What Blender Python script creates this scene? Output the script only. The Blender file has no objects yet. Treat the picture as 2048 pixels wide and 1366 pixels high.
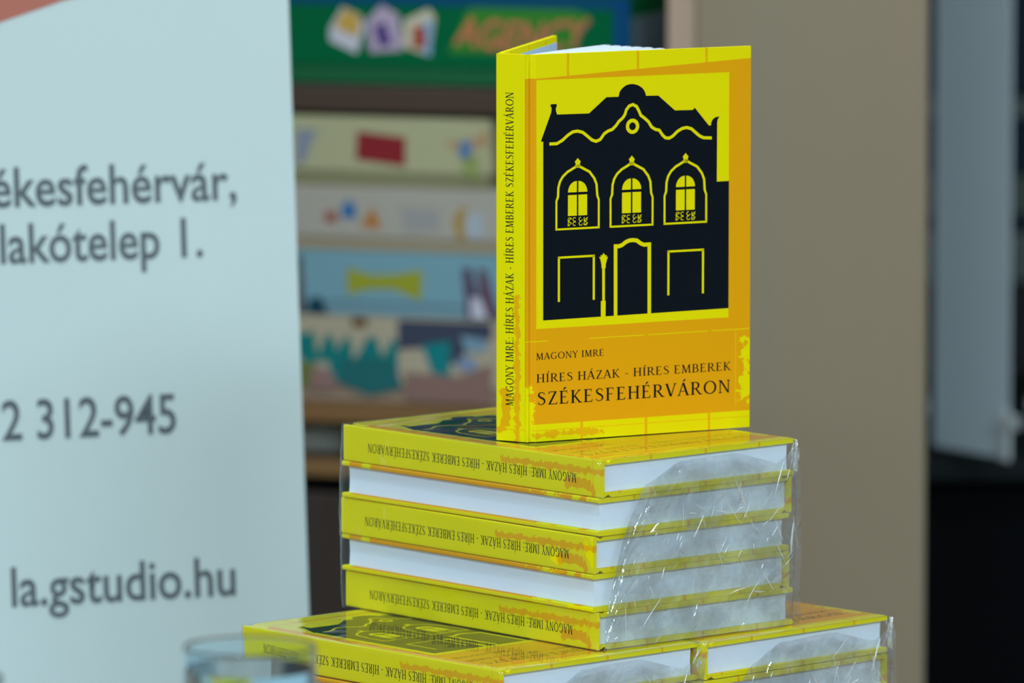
import bpy, bmesh, math, random
from mathutils import Vector, Matrix, noise
from mathutils.geometry import tessellate_polygon
random.seed(7)
R = math.radians
C = bpy.context.scene.collection

# ------------------------------------------------------------ camera, world, light, exposure
Z0 = 0.963                      # height of the top of the upper pack above the floor
TH = 0.1131                     # camera pitch
cd = bpy.data.cameras.new('camera'); cam = bpy.data.objects.new('camera', cd); C.objects.link(cam)
cam.location = (-.054, -4.2137, .5514 + Z0); cam.rotation_euler = (math.pi/2 - TH, 0, 0)
cd.sensor_width = 36.0; cd.lens = 14000/2048*36
cd.clip_start = .1; cd.clip_end = 60
cd.dof.use_dof = True; cd.dof.focus_distance = 4.28; cd.dof.aperture_fstop = 7.5
bpy.context.scene.camera = cam
sc = bpy.context.scene
sc.view_settings.view_transform = 'Standard'; sc.view_settings.look = 'None'
sc.view_settings.exposure = 0.0; sc.view_settings.gamma = 1.0; sc.view_settings.use_curve_mapping = False
w = bpy.data.worlds.new('night'); sc.world = w; w.use_nodes = True
w.node_tree.nodes['Background'].inputs[0].default_value = (.010, .018, .03, 1)
w.node_tree.nodes['Background'].inputs[1].default_value = .6
LIGHTS = [  # x, y, z, size x, size y, watts, colour
    (-1.5, -2.8, 2.78, 1.2, .6, 72, (.76, .92, 1.08)),
    (1.5, -2.8, 2.78, 1.2, .6, 100, (.76, .92, 1.08)),
    (-1.3, .3, 2.78, 1.2, .3, 26, (.76, .92, 1.08)),
    (.9, .5, 2.78, 1.2, .3, 26, (.95, .96, .95)),
    (-.2, -4.9, 2.78, 1.2, .6, 158, (.76, .92, 1.08)),
]

# ------------------------------------------------------------ material helpers
class N:
    """a scalar socket with arithmetic, so print masks can be written as formulas"""
    def __init__(s, nt, sock): s.nt, s.s = nt, sock
    def _op(s, op, *a, clamp=False):
        n = s.nt.nodes.new('ShaderNodeMath'); n.operation = op; n.use_clamp = clamp
        for i, v in enumerate((s,) + a):
            if isinstance(v, N): s.nt.links.new(v.s, n.inputs[i])
            else: n.inputs[i].default_value = v
        return N(s.nt, n.outputs[0])
    def __add__(s, o): return s._op('ADD', o)
    __radd__ = __add__
    def __sub__(s, o): return s._op('SUBTRACT', o)
    def __mul__(s, o): return s._op('MULTIPLY', o)
    __rmul__ = __mul__
    def rs(s, o): return (s*-1.0) + o           # o - s
    def mn(s, o): return s._op('MINIMUM', o)
    def mx(s, o): return s._op('MAXIMUM', o)
    def ab(s): return s._op('ABSOLUTE')
    def step(s, e, wd=.25): return (s - e)._op('MULTIPLY_ADD', 1.0/wd, .5, clamp=True)

def newmat(name, col=(.5, .5, .5), rough=.5, spec=.5, metal=0, trans=0, ior=1.45):
    m = bpy.data.materials.new(name); m.use_nodes = True
    p = m.node_tree.nodes['Principled BSDF']
    p.inputs['Base Color'].default_value = (*col, 1); p.inputs['Roughness'].default_value = rough
    p.inputs['Metallic'].default_value = metal; p.inputs['Transmission Weight'].default_value = trans
    p.inputs['IOR'].default_value = ior; p.inputs['Specular IOR Level'].default_value = spec
    return m
def coords(m, scale=(1, 1, 1), kind='Object'):
    nt = m.node_tree; t = nt.nodes.new('ShaderNodeTexCoord'); mp = nt.nodes.new('ShaderNodeMapping')
    mp.inputs['Scale'].default_value = scale
    nt.links.new(t.outputs[kind], mp.inputs[0]); return mp.outputs[0]
def noise_n(m, vec, scale=1, detail=3, rough=.5):
    nt = m.node_tree; n = nt.nodes.new('ShaderNodeTexNoise')
    n.inputs['Scale'].default_value = scale; n.inputs['Detail'].default_value = detail; n.inputs['Roughness'].default_value = rough
    nt.links.new(vec, n.inputs['Vector']); return N(nt, n.outputs['Fac'])
def mixc(m, f, a, b):
    nt = m.node_tree; n = nt.nodes.new('ShaderNodeMix'); n.data_type = 'RGBA'
    if isinstance(f, N): nt.links.new(f.s, n.inputs[0])
    else: n.inputs[0].default_value = f
    for v, i in ((a, 6), (b, 7)):
        if isinstance(v, tuple): n.inputs[i].default_value = (*v, 1)
        else: nt.links.new(v, n.inputs[i])
    return n.outputs[2]
def setcol(m, sock): m.node_tree.links.new(sock, m.node_tree.nodes['Principled BSDF'].inputs['Base Color'])
def bump(m, h, strength=.3, dist=.001):
    nt = m.node_tree; b = nt.nodes.new('ShaderNodeBump'); b.inputs['Strength'].default_value = strength
    b.inputs['Distance'].default_value = dist; nt.links.new(h.s, b.inputs['Height'])
    nt.links.new(b.outputs[0], nt.nodes['Principled BSDF'].inputs['Normal']); return b
def wood(name, a, b, rough=.45, scale=(60, 60, 2.0)):
    m = newmat(name, a, rough)
    f = noise_n(m, coords(m, scale), 1, 4, .6)
    setcol(m, mixc(m, f.step(.5, .5), a, b)); bump(m, f, .15, .0005); return m

YEL = (.80, .72, .0005); ORA = (.78, .365, .003); INK = (.003, .006, .010)

def xyz(m):
    nt = m.node_tree; s = nt.nodes.new('ShaderNodeSeparateXYZ'); nt.links.new(coords(m, (1000, 1000, 1000)), s.inputs[0])
    return [N(nt, s.outputs[i]) for i in range(3)]           # millimetres
def rect(x, y, x0, x1, y0, y1): return (x - x0).mn(x.rs(x1)).mn(y - y0).mn(y.rs(y1))

def cover_material(name, panel):
    m = newmat(name, YEL, .6, .06)
    x, y, z = xyz(m)
    v = coords(m, (1000, 1000, 1000))
    n1 = noise_n(m, v, .10, 6, .65) - .5; n2 = noise_n(m, v, .45, 4, .6) - .5; n3 = noise_n(m, v, 2.2, 2) - .5
    # orange field between the two yellow bands, upper edge slanting
    top = (x - 12).mx(0.0)*(.0486) + 225.2
    orange = (top - y).mn(y - 10.7).step(0)
    if panel: orange = orange * rect(x, y, 9.4, 147.3, 70.2, 224.2).step(0, .3).rs(1.0)
    # brick joints in the bands
    for bx in (31.7, 81.5, 130.8):
        o = ((x + n2*1.2 - bx).ab().rs(.8)).mn(y - 224).step(0, .6); orange = orange.mx(o*.8)
    for bx in (41.6, 87.8, 133.4):
        o = ((x + n2*1.2 - bx).ab().rs(.9)).mn(y.rs(11.5)).step(0, .6); orange = orange.mx(o*.8)
    orange = orange.mx(((y + n2*.6 - 6.9).ab().rs(.22)).step(0, .4)*.75)
    # worn blots
    blot = rect(x, y, 4, 58, 1.5, 6.6) + n1*16 + n2*6
    orange = orange.mx(blot.step(1.2, .5).s and blot.step(1.2, .5)*(y.rs(6.6).step(0))*.8)
    worn = rect(x, y, 153.5, 166, 15, 57) + n1*34 + n2*9
    worn = worn.step(2.2, .5)*(x - 152.6).step(0)*(y - 11).step(0)
    hinge = rect(x, y, -4, 8.5, -5, 36) + n1*22 + n2*8
    worn = worn.mx(hinge.step(1.0, .6)*(x.rs(9)).step(0))
    orange = orange*(worn.rs(1.0)) 
    # thin pale course lines
    ln = ((y + n3*.25 - 62.4).ab().rs(.30)).step(0, .3)
    gaps = ((x - 17.5).rs(0.0).mx(x - 47)).step(0).mn((x - 87.8).ab().step(1.2)).mn((x - 133.7).ab().step(1.3))
    l2 = ((x + n3*.3 - 152.6).ab().rs(.22)).mn(y.rs(62.4)).mn(y - 14).step(0, .3)
    orange = orange*((ln*gaps).mx(l2*.8)*.75).rs(1.0)
    if panel: orange = orange*((x - 163.25).step(0, .1).rs(1.0))
    else: orange = orange*((rect(x, y, 150, 170, 212, 221) + n2*6).step(.5, .5).rs(1.0))
    orange = (orange*(n3*.16 + 1.0))
    setcol(m, mixc(m, orange, YEL, ORA))
    bump(m, n3, .08, .0003)
    return m
def spine_material():
    m = newmat('spine_print', YEL, .6, .06)
    x, y, z = xyz(m)
    v = coords(m, (700, 1000, 1000))
    n1 = noise_n(m, v, .16, 6, .65) - .5; n2 = noise_n(m, v, .6, 4, .6) - .5
    a = (rect(z, y, 13.0, 18.2, -12, 92) + n1*12 + n2*4).step(.8, .5)
    b = (rect(z, y, 3.2, 11.0, 8, 34) + n1*10 + n2*3).step(.8, .5)
    c = ((z + n2*1.0 - 16.6).ab().rs(.8)).mn(y.rs(40)).step(0, .6)
    d = ((y + n2*.8 - 7.2).ab().rs(.4)).step(0, .6)
    e = (rect(z, y, -1, 9, 5, 9) + n1*10).step(.8, .6)
    setcol(m, mixc(m, a.mx(b).mx(c*.8).mx(d*.6).mx(e)*.85, YEL, ORA))
    return m
M_front = cover_material('front_cover_print', True)
M_back = cover_material('back_cover_print', False)
M_spine = spine_material()
M_ink = newmat('black_ink', INK, .6, .08)
M_yink = newmat('yellow_ink', YEL, .6, .06)
M_paper = newmat('paper', (.66, .76, .86), .75, .2)
f = noise_n(M_paper, coords(M_paper, (12, 12, 3500)), 1, 3, .6)
setcol(M_paper, mixc(M_paper, f.step(.5, .35), (.76, .88, .96), (.83, .93, .99))); bump(M_paper, f, .35, .0002)
M_leaf = newmat('open_pages', (.70, .80, .90), .75, .2)
f = noise_n(M_leaf, coords(M_leaf, (1500, 1500, 12)), 1, 3, .6)
setcol(M_leaf, mixc(M_leaf, f.step(.5, .35), (.66, .76, .88), (.82, .90, .97)))
M_end = newmat('endpaper', (.42, .60, .78), .7, .2)

def film_material(name, tint, haze, bscale, bstr, hz_noise=False, rough=.06, gain=1.0, base=.075, white=.62):
    m = bpy.data.materials.new(name); m.use_nodes = True; nt = m.node_tree; nt.nodes.clear()
    out = nt.nodes.new('ShaderNodeOutputMaterial')
    tr = nt.nodes.new('ShaderNodeBsdfTransparent'); tr.inputs[0].default_value = (*tint, 1)
    gl = nt.nodes.new('ShaderNodeBsdfGlossy'); gl.inputs['Roughness'].default_value = rough
    df = nt.nodes.new('ShaderNodeBsdfDiffuse'); df.inputs[0].default_value = (white, min(1, white*1.07), min(1, white*1.10), 1)
    tc = coords(m, bscale); n1 = noise_n(m, tc, 1, 3, .55)
    vor = nt.nodes.new('ShaderNodeTexVoronoi'); vor.feature = 'DISTANCE_TO_EDGE'; vor.inputs['Scale'].default_value = .55
    nt.links.new(tc, vor.inputs['Vector'])
    ridge = N(nt, vor.outputs['Distance'])
    h = n1 + (ridge.mn(.25))*1.2
    bp = nt.nodes.new('ShaderNodeBump'); bp.inputs['Strength'].default_value = bstr; bp.inputs['Distance'].default_value = .001
    nt.links.new(h.s, bp.inputs['Height']); nt.links.new(bp.outputs[0], gl.inputs['Normal'])
    g = nt.nodes.new('ShaderNodeNewGeometry'); dt = nt.nodes.new('ShaderNodeVectorMath'); dt.operation = 'DOT_PRODUCT'
    nt.links.new(bp.outputs[0], dt.inputs[0]); nt.links.new(g.outputs['Incoming'], dt.inputs[1])
    c = N(nt, dt.outputs['Value']).ab().rs(1.0).mx(0.0)       # 1 - |cos|
    r = c._op('POWER', 5.0)*.92*gain + base                     # two thin film faces
    r = r.mn(.85)
    m1 = nt.nodes.new('ShaderNodeMixShader'); m2 = nt.nodes.new('ShaderNodeMixShader')
    if hz_noise:
        tn = noise_n(m, coords(m, (32, 32, 40)), 1, 5, .65)
        nt.links.new(mixc(m, tn.step(.5, .22), tuple(c*.74 for c in tint), tint), tr.inputs[0])
        hn = noise_n(m, coords(m, (45, 45, 25)), 1, 4, .6)
        hz = hn.step(.50, .30)*haze + haze*.35
        nt.links.new(hz.s, m1.inputs[0])
    else: m1.inputs[0].default_value = haze
    nt.links.new(tr.outputs[0], m1.inputs[1]); nt.links.new(df.outputs[0], m1.inputs[2])
    nt.links.new(r.s, m2.inputs[0]); nt.links.new(m1.outputs[0], m2.inputs[1]); nt.links.new(gl.outputs[0], m2.inputs[2])
    nt.links.new(m2.outputs[0], out.inputs[0]); return m
M_film = film_material('clear_film', (.935, .955, .99), .008, (130, 130, 60), .35, base=.045)
M_filmtop = film_material('clear_film_top', (.94, .96, .95), .02, (30, 90, 30), .05, rough=.035)
M_fold = film_material('folded_film', (.93, .96, .96), .13, (150, 150, 60), .7, True, .12, base=.11)
M_crease_glint = film_material('film_crease_glint', (.93, .95, .95), .38, (300, 300, 300), .2, False, .2, base=.22, white=.92)  # white diffuse mix paints the milky highlight streaks into the creases

# ------------------------------------------------------------ mesh helpers
def link(name, me, mat, parent=None):
    o = bpy.data.objects.new(name, me); C.objects.link(o)
    if mat: me.materials.append(mat)
    if parent: o.parent = parent
    return o
def pydata(name, v, f, mat, parent=None, smooth=False):
    me = bpy.data.meshes.new(name); me.from_pydata([tuple(p) for p in v], [], f)
    bm = bmesh.new(); bm.from_mesh(me); bmesh.ops.recalc_face_normals(bm, faces=bm.faces); bm.to_mesh(me); bm.free()
    if smooth: me.polygons.foreach_set('use_smooth', [True]*len(me.polygons))
    me.update(); return link(name, me, mat, parent)
def box(name, a, b, mat, parent=None, bev=0, seg=2):
    bm = bmesh.new(); bmesh.ops.create_cube(bm, size=1)
    for v in bm.verts:
        v.co = Vector([(a[i] + b[i])/2 + v.co[i]*(b[i] - a[i]) for i in range(3)])
    if bev: bmesh.ops.bevel(bm, geom=bm.edges[:], offset=bev, segments=seg, affect='EDGES', profile=.5)
    me = bpy.data.meshes.new(name); bm.to_mesh(me); bm.free(); return link(name, me, mat, parent)
def extrude(name, poly, y0, y1, mat, parent=None):
    """polygon in x, z swept along y"""
    n = len(poly); v = [(p[0], y0, p[1]) for p in poly] + [(p[0], y1, p[1]) for p in poly]
    f = [tuple(range(n))] + [tuple(range(2*n - 1, n - 1, -1))] + [(i, (i+1) % n, n + (i+1) % n, n + i) for i in range(n)]
    return pydata(name, v, f, mat, parent)
def flat(name, polys, fn, mat, parent=None):
    """flat print: 2-D polygons tessellated and mapped to the surface by fn"""
    v = []; f = []
    for p in polys:
        b = len(v); v += [fn(x, y) for x, y in p]
        for t in tessellate_polygon([[Vector((x, y, 0)) for x, y in p]]):
            a_, b_, c_ = t; A, B, D = p[a_], p[b_], p[c_]
            ar = (B[0]-A[0])*(D[1]-A[1]) - (B[1]-A[1])*(D[0]-A[0])
            f.append((b+a_, b+b_, b+c_) if ar > 0 else (b+a_, b+c_, b+b_))
    me = bpy.data.meshes.new(name); me.from_pydata(v, [], f); me.update(); return link(name, me, mat, parent)
def lathe(name, prof, mat, parent=None, n=64):
    q = [prof[0]]
    for a, b in zip(prof, prof[1:]):                 # support loops keep the shading true next to sharp turns
        l = math.hypot(b[0]-a[0], b[1]-a[1])
        if l > .003:
            for d in (.0003, .001, l-.001, l-.0003): q.append((a[0]+(b[0]-a[0])*d/l, a[1]+(b[1]-a[1])*d/l))
        q.append(b)
    prof = q
    v = []; f = []; k = len(prof)
    for i in range(n):
        t = 2*math.pi*i/n
        v += [(r*math.cos(t), r*math.sin(t), z) for r, z in prof]
    for i in range(n):
        j = (i+1) % n
        for a in range(k-1): f.append((i*k+a, j*k+a, j*k+a+1, i*k+a+1))
    me = bpy.data.meshes.new(name); me.from_pydata(v, [], f)
    bm = bmesh.new(); bm.from_mesh(me); bmesh.ops.remove_doubles(bm, verts=bm.verts, dist=1e-6)
    bmesh.ops.recalc_face_normals(bm, faces=bm.faces); bm.to_mesh(me); bm.free()
    me.polygons.foreach_set('use_smooth', [True]*len(me.polygons)); return link(name, me, mat, parent)
def thing(name, label, cat, M=None, group=None):
    o = bpy.data.objects.new(name, None); C.objects.link(o); o.empty_display_size = .03
    if M is not None: o.matrix_world = M
    return tag(o, label, cat, group)
def tag(o, label, cat, group=None, kind=None):
    o['label'] = label; o['category'] = cat
    if group: o['group'] = group
    if kind: o['kind'] = kind
    return o
def struct(o): o['kind'] = 'structure'; return o
def frame(o, x, y, z):
    return Matrix(((x[0], y[0], z[0], o[0]), (x[1], y[1], z[1], o[1]), (x[2], y[2], z[2], o[2]), (0, 0, 0, 1)))
def strip(pts, wd, closed=False):
    """ribbon polygons of width wd (or width function) along a polyline"""
    out = []; n = len(pts); L = []; Rr = []
    for i, p in enumerate(pts):
        a = pts[(i-1) % n] if (closed or i > 0) else p
        b = pts[(i+1) % n] if (closed or i < n-1) else p
        def nrm(q, r):
            d = math.hypot(r[0]-q[0], r[1]-q[1]) or 1; return ((r[0]-q[0])/d, (r[1]-q[1])/d)
        d1 = nrm(a, p) if a != p else nrm(p, b); d2 = nrm(p, b) if b != p else d1
        m = (-(d1[1]+d2[1]), d1[0]+d2[0]); l = math.hypot(*m) or 1; m = (m[0]/l, m[1]/l)
        k = max(.5, m[0]*-d1[1] + m[1]*d1[0]); h = (wd(i, p) if callable(wd) else wd)/2/k
        L.append((p[0]+m[0]*h, p[1]+m[1]*h)); Rr.append((p[0]-m[0]*h, p[1]-m[1]*h))
    for i in range(n if closed else n-1):
        j = (i+1) % n; out.append([L[i], Rr[i], Rr[j], L[j]])
    return out

# ------------------------------------------------------------ serif capitals (cap height 1)
SW, TW = .135, .062
def g_line(x0, y0, x1, y1, wd): h = wd/2; return [(x0-h, y0), (x0+h, y0), (x1+h, y1), (x1-h, y1)]
def g_stem(x, wd=SW, y0=0, y1=1): return [(x-wd/2, y0), (x+wd/2, y0), (x+wd/2, y1), (x-wd/2, y1)]
def g_ser(x, y, l=.15, r=.15, up=False):
    s = -1 if up else 1
    return [(x-l, y), (x+r, y), (x+r*.95, y+.035*s), (x+.04, y+.085*s), (x-.04, y+.085*s), (x-l*.95, y+.035*s)]
def g_bar(x0, x1, y, wd=TW): return [(x0, y-wd/2), (x1, y-wd/2), (x1, y+wd/2), (x0, y+wd/2)]
def g_arc(cx, cy, rx, ry, a0, a1, n=14, th=SW, tn=TW):
    pts = [(cx + rx*math.cos(R(a0+(a1-a0)*i/n)), cy + ry*math.sin(R(a0+(a1-a0)*i/n))) for i in range(n+1)]
    return strip(pts, lambda i, p: tn + (th-tn)*abs(math.cos(R(a0+(a1-a0)*i/n)))**1.3)
def g_E(mid=True, low=True):
    P = [g_stem(.15), g_ser(.15, 0), g_ser(.15, 1, up=True), g_bar(.15, .52, .97), [(.47, .97), (.53, 1), (.53, .80), (.50, .80)]]
    P += [g_bar(.15, .44, .52), [(.41, .52), (.45, .62), (.45, .42)]]
    if low: P += [g_bar(.15, .55, .03), [(.50, .03), (.57, 0), (.60, .21), (.565, .21)]]
    return P
def acc(x): return [[(x-.05, 1.08), (x+.03, 1.08), (x+.19, 1.25), (x+.05, 1.27)]]
def g_A():
    return [g_line(.07, 0, .36, 1, TW+.01), g_line(.66, 0, .37, 1, SW+.01), g_bar(.17, .55, .34, .055), g_ser(.07, 0, .10, .12), g_ser(.67, 0, .13, .12)]
GL = {
 'A': (g_A(), .76), 'Á': (g_A() + acc(.37), .76),
 'E': (g_E(), .65), 'É': (g_E() + acc(.30), .65),
 'F': (g_E(low=False), .62),
 'B': ([g_stem(.15), g_ser(.15, 0, r=.05), g_ser(.15, 1, r=.05, up=True), g_bar(.15, .34, .97), g_bar(.15, .36, .53), g_bar(.15, .36, .03)]
       + g_arc(.33, .75, .20, .22, 90, -90) + g_arc(.35, .28, .24, .25, 90, -90), .70),
 'G': (g_arc(.45, .5, .36, .48, 48, 318, 22) + [g_stem(.70, SW*.9, .06, .42), g_ser(.70, .44, .14, .10, up=True), [(.64, .98), (.69, .98), (.71, .76), (.675, .76)], g_bar(.62, .70, .12, .07)], .86),
 'H': ([g_stem(.15), g_stem(.66), g_bar(.15, .66, .52)] + [g_ser(x, y, up=u) for x in (.15, .66) for y, u in ((0, False), (1, True))], .82),
 'I': ([g_stem(.17), g_ser(.17, 0), g_ser(.17, 1, up=True)], .35),
 'Í': ([g_stem(.17), g_ser(.17, 0), g_ser(.17, 1, up=True)] + acc(.16), .35),
 'K': ([g_stem(.15), g_ser(.15, 0), g_ser(.15, 1, up=True), g_line(.20, .46, .58, .98, TW+.02), g_line(.62, .02, .27, .56, SW), g_ser(.64, 0, .10, .14), g_ser(.58, 1, .12, .12, up=True)], .76),
 'M': ([g_line(.12, 0, .16, 1, TW+.01), g_line(.45, .04, .17, 1, SW), g_line(.45, .04, .74, 1, TW+.01), g_line(.80, 0, .76, 1, SW), g_ser(.12, 0, .12, .12), g_ser(.80, 0, .14, .14), g_ser(.14, 1, .13, .05, up=True), g_ser(.77, 1, .05, .13, up=True)], .95),
 'N': ([g_stem(.14, TW+.01), g_line(.69, .02, .16, 1, SW), g_stem(.70, TW+.01), g_ser(.14, 0, .12, .12), g_ser(.14, 1, .13, .04, up=True), g_ser(.70, 1, .12, .12, up=True)], .84),
 'O': (g_arc(.45, .5, .37, .48, 0, 360, 30), .90),
 'R': ([g_stem(.15), g_ser(.15, 0), g_ser(.15, 1, r=.05, up=True), g_bar(.15, .34, .97), g_bar(.15, .34, .49), g_line(.66, 0, .34, .50, SW), g_ser(.68, 0, .05, .12)]
       + g_arc(.33, .73, .21, .24, 90, -90), .76),
 'S': (strip([(.50, .80), (.46, .92), (.34, .97), (.21, .95), (.12, .86), (.12, .73), (.20, .62), (.32, .54), (.44, .45), (.50, .35), (.51, .22), (.43, .09), (.28, .03), (.14, .07), (.08, .22)],
             lambda i, p: .055 + .085*math.exp(-((i-7)/2.6)**2) + .02*math.exp(-((i-4)/1.5)**2) + .02*math.exp(-((i-10)/1.5)**2)), .60),
 'V': ([g_line(.36, 0, .07, 1, SW+.01), g_line(.37, 0, .64, 1, TW+.01), g_ser(.08, 1, .12, .13, up=True), g_ser(.64, 1, .12, .10, up=True)], .72),
 'Y': ([g_line(.35, .46, .08, 1, SW), g_line(.36, .46, .62, 1, TW+.01), g_stem(.355, SW, 0, .5), g_ser(.355, 0), g_ser(.08, 1, .12, .12, up=True), g_ser(.62, 1, .11, .10, up=True)], .70),
 'Z': ([g_bar(.07, .60, .97), g_bar(.05, .62, .03), g_line(.11, .02, .54, .98, SW), [(.07, 1), (.13, .97), (.09, .80), (.05, .80)], [(.56, .03), (.62, 0), (.65, .21), (.615, .21)]], .66),
 '-': ([g_bar(.04, .32, .38, .08)], .36), ':': ([g_bar(.06, .18, .06, .12), g_bar(.06, .18, .55, .12)], .24), ' ': ([], .30),
}
def text_polys(s, x0, x1, y, h, track=.09):
    """lay out s so that it spans x0..x1 with cap height h on baseline y"""
    adv = []; x = 0
    for ch in s: adv.append(x); x += GL[ch][1] + track
    k = (x1 - x0)/(x - track); out = []
    for ch, a in zip(s, adv):
        for p in GL[ch][0]: out.append([(x0 + (q[0]+a)*k, y + q[1]*h) for q in p])
    return out

# ------------------------------------------------------------ the book (closed, lying, front cover up)
BW, BH, BT = .1635, .240, .0232
mm = .001
SIL = [(12.5,186.2),(19.8,203.9),(20.1,206.8),(19.4,207.6),(19.4,209.0),(23.7,209),(23.7,207.5),(23.1,206.7),(23.2,204.7),(24.0,202.5),(46.6,202.3),(59.0,211.9),(67.6,211.8),(68.0,213.7),(68.7,215.3),(69.9,216.7),(71.4,217.9),(73.2,218.8),(75.3,219.3),(77.4,219.4),(79.6,219.1),(81.7,218.4),(83.5,217.4),(85.1,216.2),(86.2,214.6),(87.0,213.0),(87.2,211.7),(96.1,211.5),(108.1,201.8),(120.8,201.6),(122.4,202.9),(132.6,191.4),(134.1,191.4),(134.3,193.4),(135.3,195.1),(137.3,196.4),(140.3,196.8),(139.0,194.9),(138.6,192.9),(138.5,156.0),(147.3,156.0),(147.3,76.0),(14.2,75.3),(14.2,186.2)]
WAVE = [(18.5,184.5),(23.8,184.5),(27.7,186.4),(31.6,189.4),(34.9,191.3),(38.5,191.7),(42.2,190.7),(45.4,188.3),(48.8,185.7),(51.7,184.8),(54.7,185.9),(57.3,189.2),(60.0,190.8),(63.3,191.8),(65.9,194.1),(67.9,196.6),(70.5,198.5),(72.2,200.7),(73.2,203.6),(75.2,205.8),(77.8,206.6),(80.5,205.3),(82.1,202.6),(83.5,199.7),(86.5,197.6),(89.1,195.4),(91.2,192.2),(93.8,190.6),(96.8,189.9),(99.2,186.7),(101.2,185.0),(103.8,184.6),(106.5,185.8),(109.8,188.6),(113.2,190.3),(116.5,190.8),(119.9,189.9),(122.6,187.7),(125.6,185.3),(128.6,183.9),(134.7,183.5)]
LAMP = [(55.2,75.4),(55.2,85.3),(56.2,85.2),(56.1,105.8),(55.6,105.8),(55.6,107.8),(54.8,111.2),(53.9,112.8),(55.3,112.7),(54.9,113.8),(56.1,113.7),(57.1,115.2),(58.1,113.7),(59.4,113.6),(58.9,112.5),(60.2,112.7),(59.5,111.0),(58.5,107.6),(58.6,105.7),(58.0,105.7),(58.0,85.2),(58.6,85.2),(58.5,75.4)]
DOOR = [(65.7,75.4),(65.6,118.9),(68.1,118.8),(70.4,119.5),(72.8,121.1),(75.2,122.0),(77.9,122.2),(80.8,121.8),(83.5,119.9),(85.9,118.9),(89.8,118.9),(89.9,75.7)]
WIN = [(23.5,131.4),(23.5,148.8),(24.6,151.4),(24.9,157.2),(26.0,160.9),(28.1,164.0),(31.4,166.7),(35.4,168.7),(38.6,170.4),(42.1,168.6),(47.0,166.1),(50.4,161.9),(52.0,158.2),(52.5,151.2),(53.6,148.5),(53.6,131.4)]
FIN = [(38.6,175.0),(40.7,172.7),(40.1,171.4),(40.6,169.6),(38.6,168.8),(36.6,169.7),(37.2,171.4),(36.5,172.7)]
def facade_lines():
    P = strip(WAVE, 1.9)
    P += strip([(77.6+3.6*math.cos(R(a)), 193.1+3.6*math.sin(R(a))) for a in range(0, 360, 15)], 2.3, True)
    for dx, dy in ((0, 0), (38.5, -.1), (77.2, -.1)):
        P += [[(x+dx, y+dy) for x, y in q] for q in strip(WIN, lambda i, p: 1.55 if p[1] > 150 else 1.35)]
        P += [[(22.8+dx, 130.7+dy), (54.3+dx, 130.7+dy), (54.3+dx, 131.9+dy), (22.8+dx, 131.9+dy)]]
        P += [[(x+dx, y+dy) for x, y in FIN]]
        for a, b in ((31.7, 38.0), (39.1, 45.3)): P.append([(a+dx, 139.3+dy), (b+dx, 139.3+dy), (b+dx, 152.2+dy), (a+dx, 152.2+dy)])
        arcL = [(38.0-6.3*math.sin(R(t)), 153.9+6.9*math.cos(R(t))) for t in range(0, 91, 10)] + [(38.0, 153.9)]
        P.append([(x+dx, y+dy) for x, y in arcL]); P.append([(77.1-x+dx, y+dy) for x, y in arcL])
        for k, sx in enumerate((32.9, 36.4, 40.7, 44.2)):         # scrollwork below the panes
            for sy in (134.3, 137.0):
                P += [[(x+dx, y+dy) for x, y in q] for q in strip([(sx+1.15*math.cos(R(a+40*k)), sy+1.15*math.sin(R(a+40*k))) for a in range(0, 300, 30)], .42)]
            if k in (0, 3): P += [[(x+dx, y+dy) for x, y in q] for q in strip([(sx-1.5, 133.2), (sx+1.4, 134.6), (sx-1.2, 136), (sx+1.5, 138)], .4)]
    for a, b in ((25.3, 50.1), (103.6, 128.6)):
        P += [[(a-.75, 86.3), (a+.75, 86.3), (a+.75, 114), (a-.75, 114)], [(b-.75, 86.3), (b+.75, 86.3), (b+.75, 114), (b-.75, 114)], [(a-.75, 113.1), (b+.75, 113.1), (b+.75, 114.4), (a-.75, 114.4)]]
    P += [LAMP] + strip(DOOR, 2.5)
    return P
ptsT = lambda z: (lambda x, y: (x*mm, y*mm, z))
mesh_facade = None
def front_parts(par):
    a = flat('facade_print', [SIL], ptsT(BT + .00006), M_ink, par); a['label'] = 'black town house silhouette printed on the cover'
    b = flat('facade_line_print', facade_lines(), ptsT(BT + .00012), M_yink, par); b['label'] = 'yellow windows, door, lamp post and wavy gable line'
    T = text_polys('MAGONY IMRE', 9.3, 57.6, 51.0, 4.2) + text_polys('HÍRES HÁZAK - HÍRES EMBEREK', 9.5, 149.2, 36.8, 5.3) + text_polys('SZÉKESFEHÉRVÁRON', 9.9, 148.9, 22.7, 8.1, .11)
    c = flat('title_lettering', T, ptsT(BT + .00006), M_ink, par); c['label'] = 'black serif author and title lettering'
def build_front(par=None):
    W, T = BW, BT
    prof = [(.0026, T-.0008), (.0042, T-.0006), (.0056, T-.0018), (.0068, T-.0017), (.0082, T-.0004), (.0092, T), (W-.0007, T), (W, T-.0007), (W, T-.0023), (W-.0007, T-.003), (.0085, T-.003), (.006, T-.0032), (.0026, T-.0026)]
    o = extrude('front_cover', prof, 0, BH, M_front, par); front_parts(o); return o
def build_back(par=None):
    W = BW
    prof = [(.0026, .0008), (.0042, .0006), (.0056, .0018), (.0068, .0017), (.0082, .0004), (.0092, 0), (W-.0007, 0), (W, .0007), (W, .0023), (W-.0007, .003), (.0085, .003), (.006, .0032), (.0026, .0026)]
    return extrude('back_cover', prof, 0, BH, M_back, par)
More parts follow.
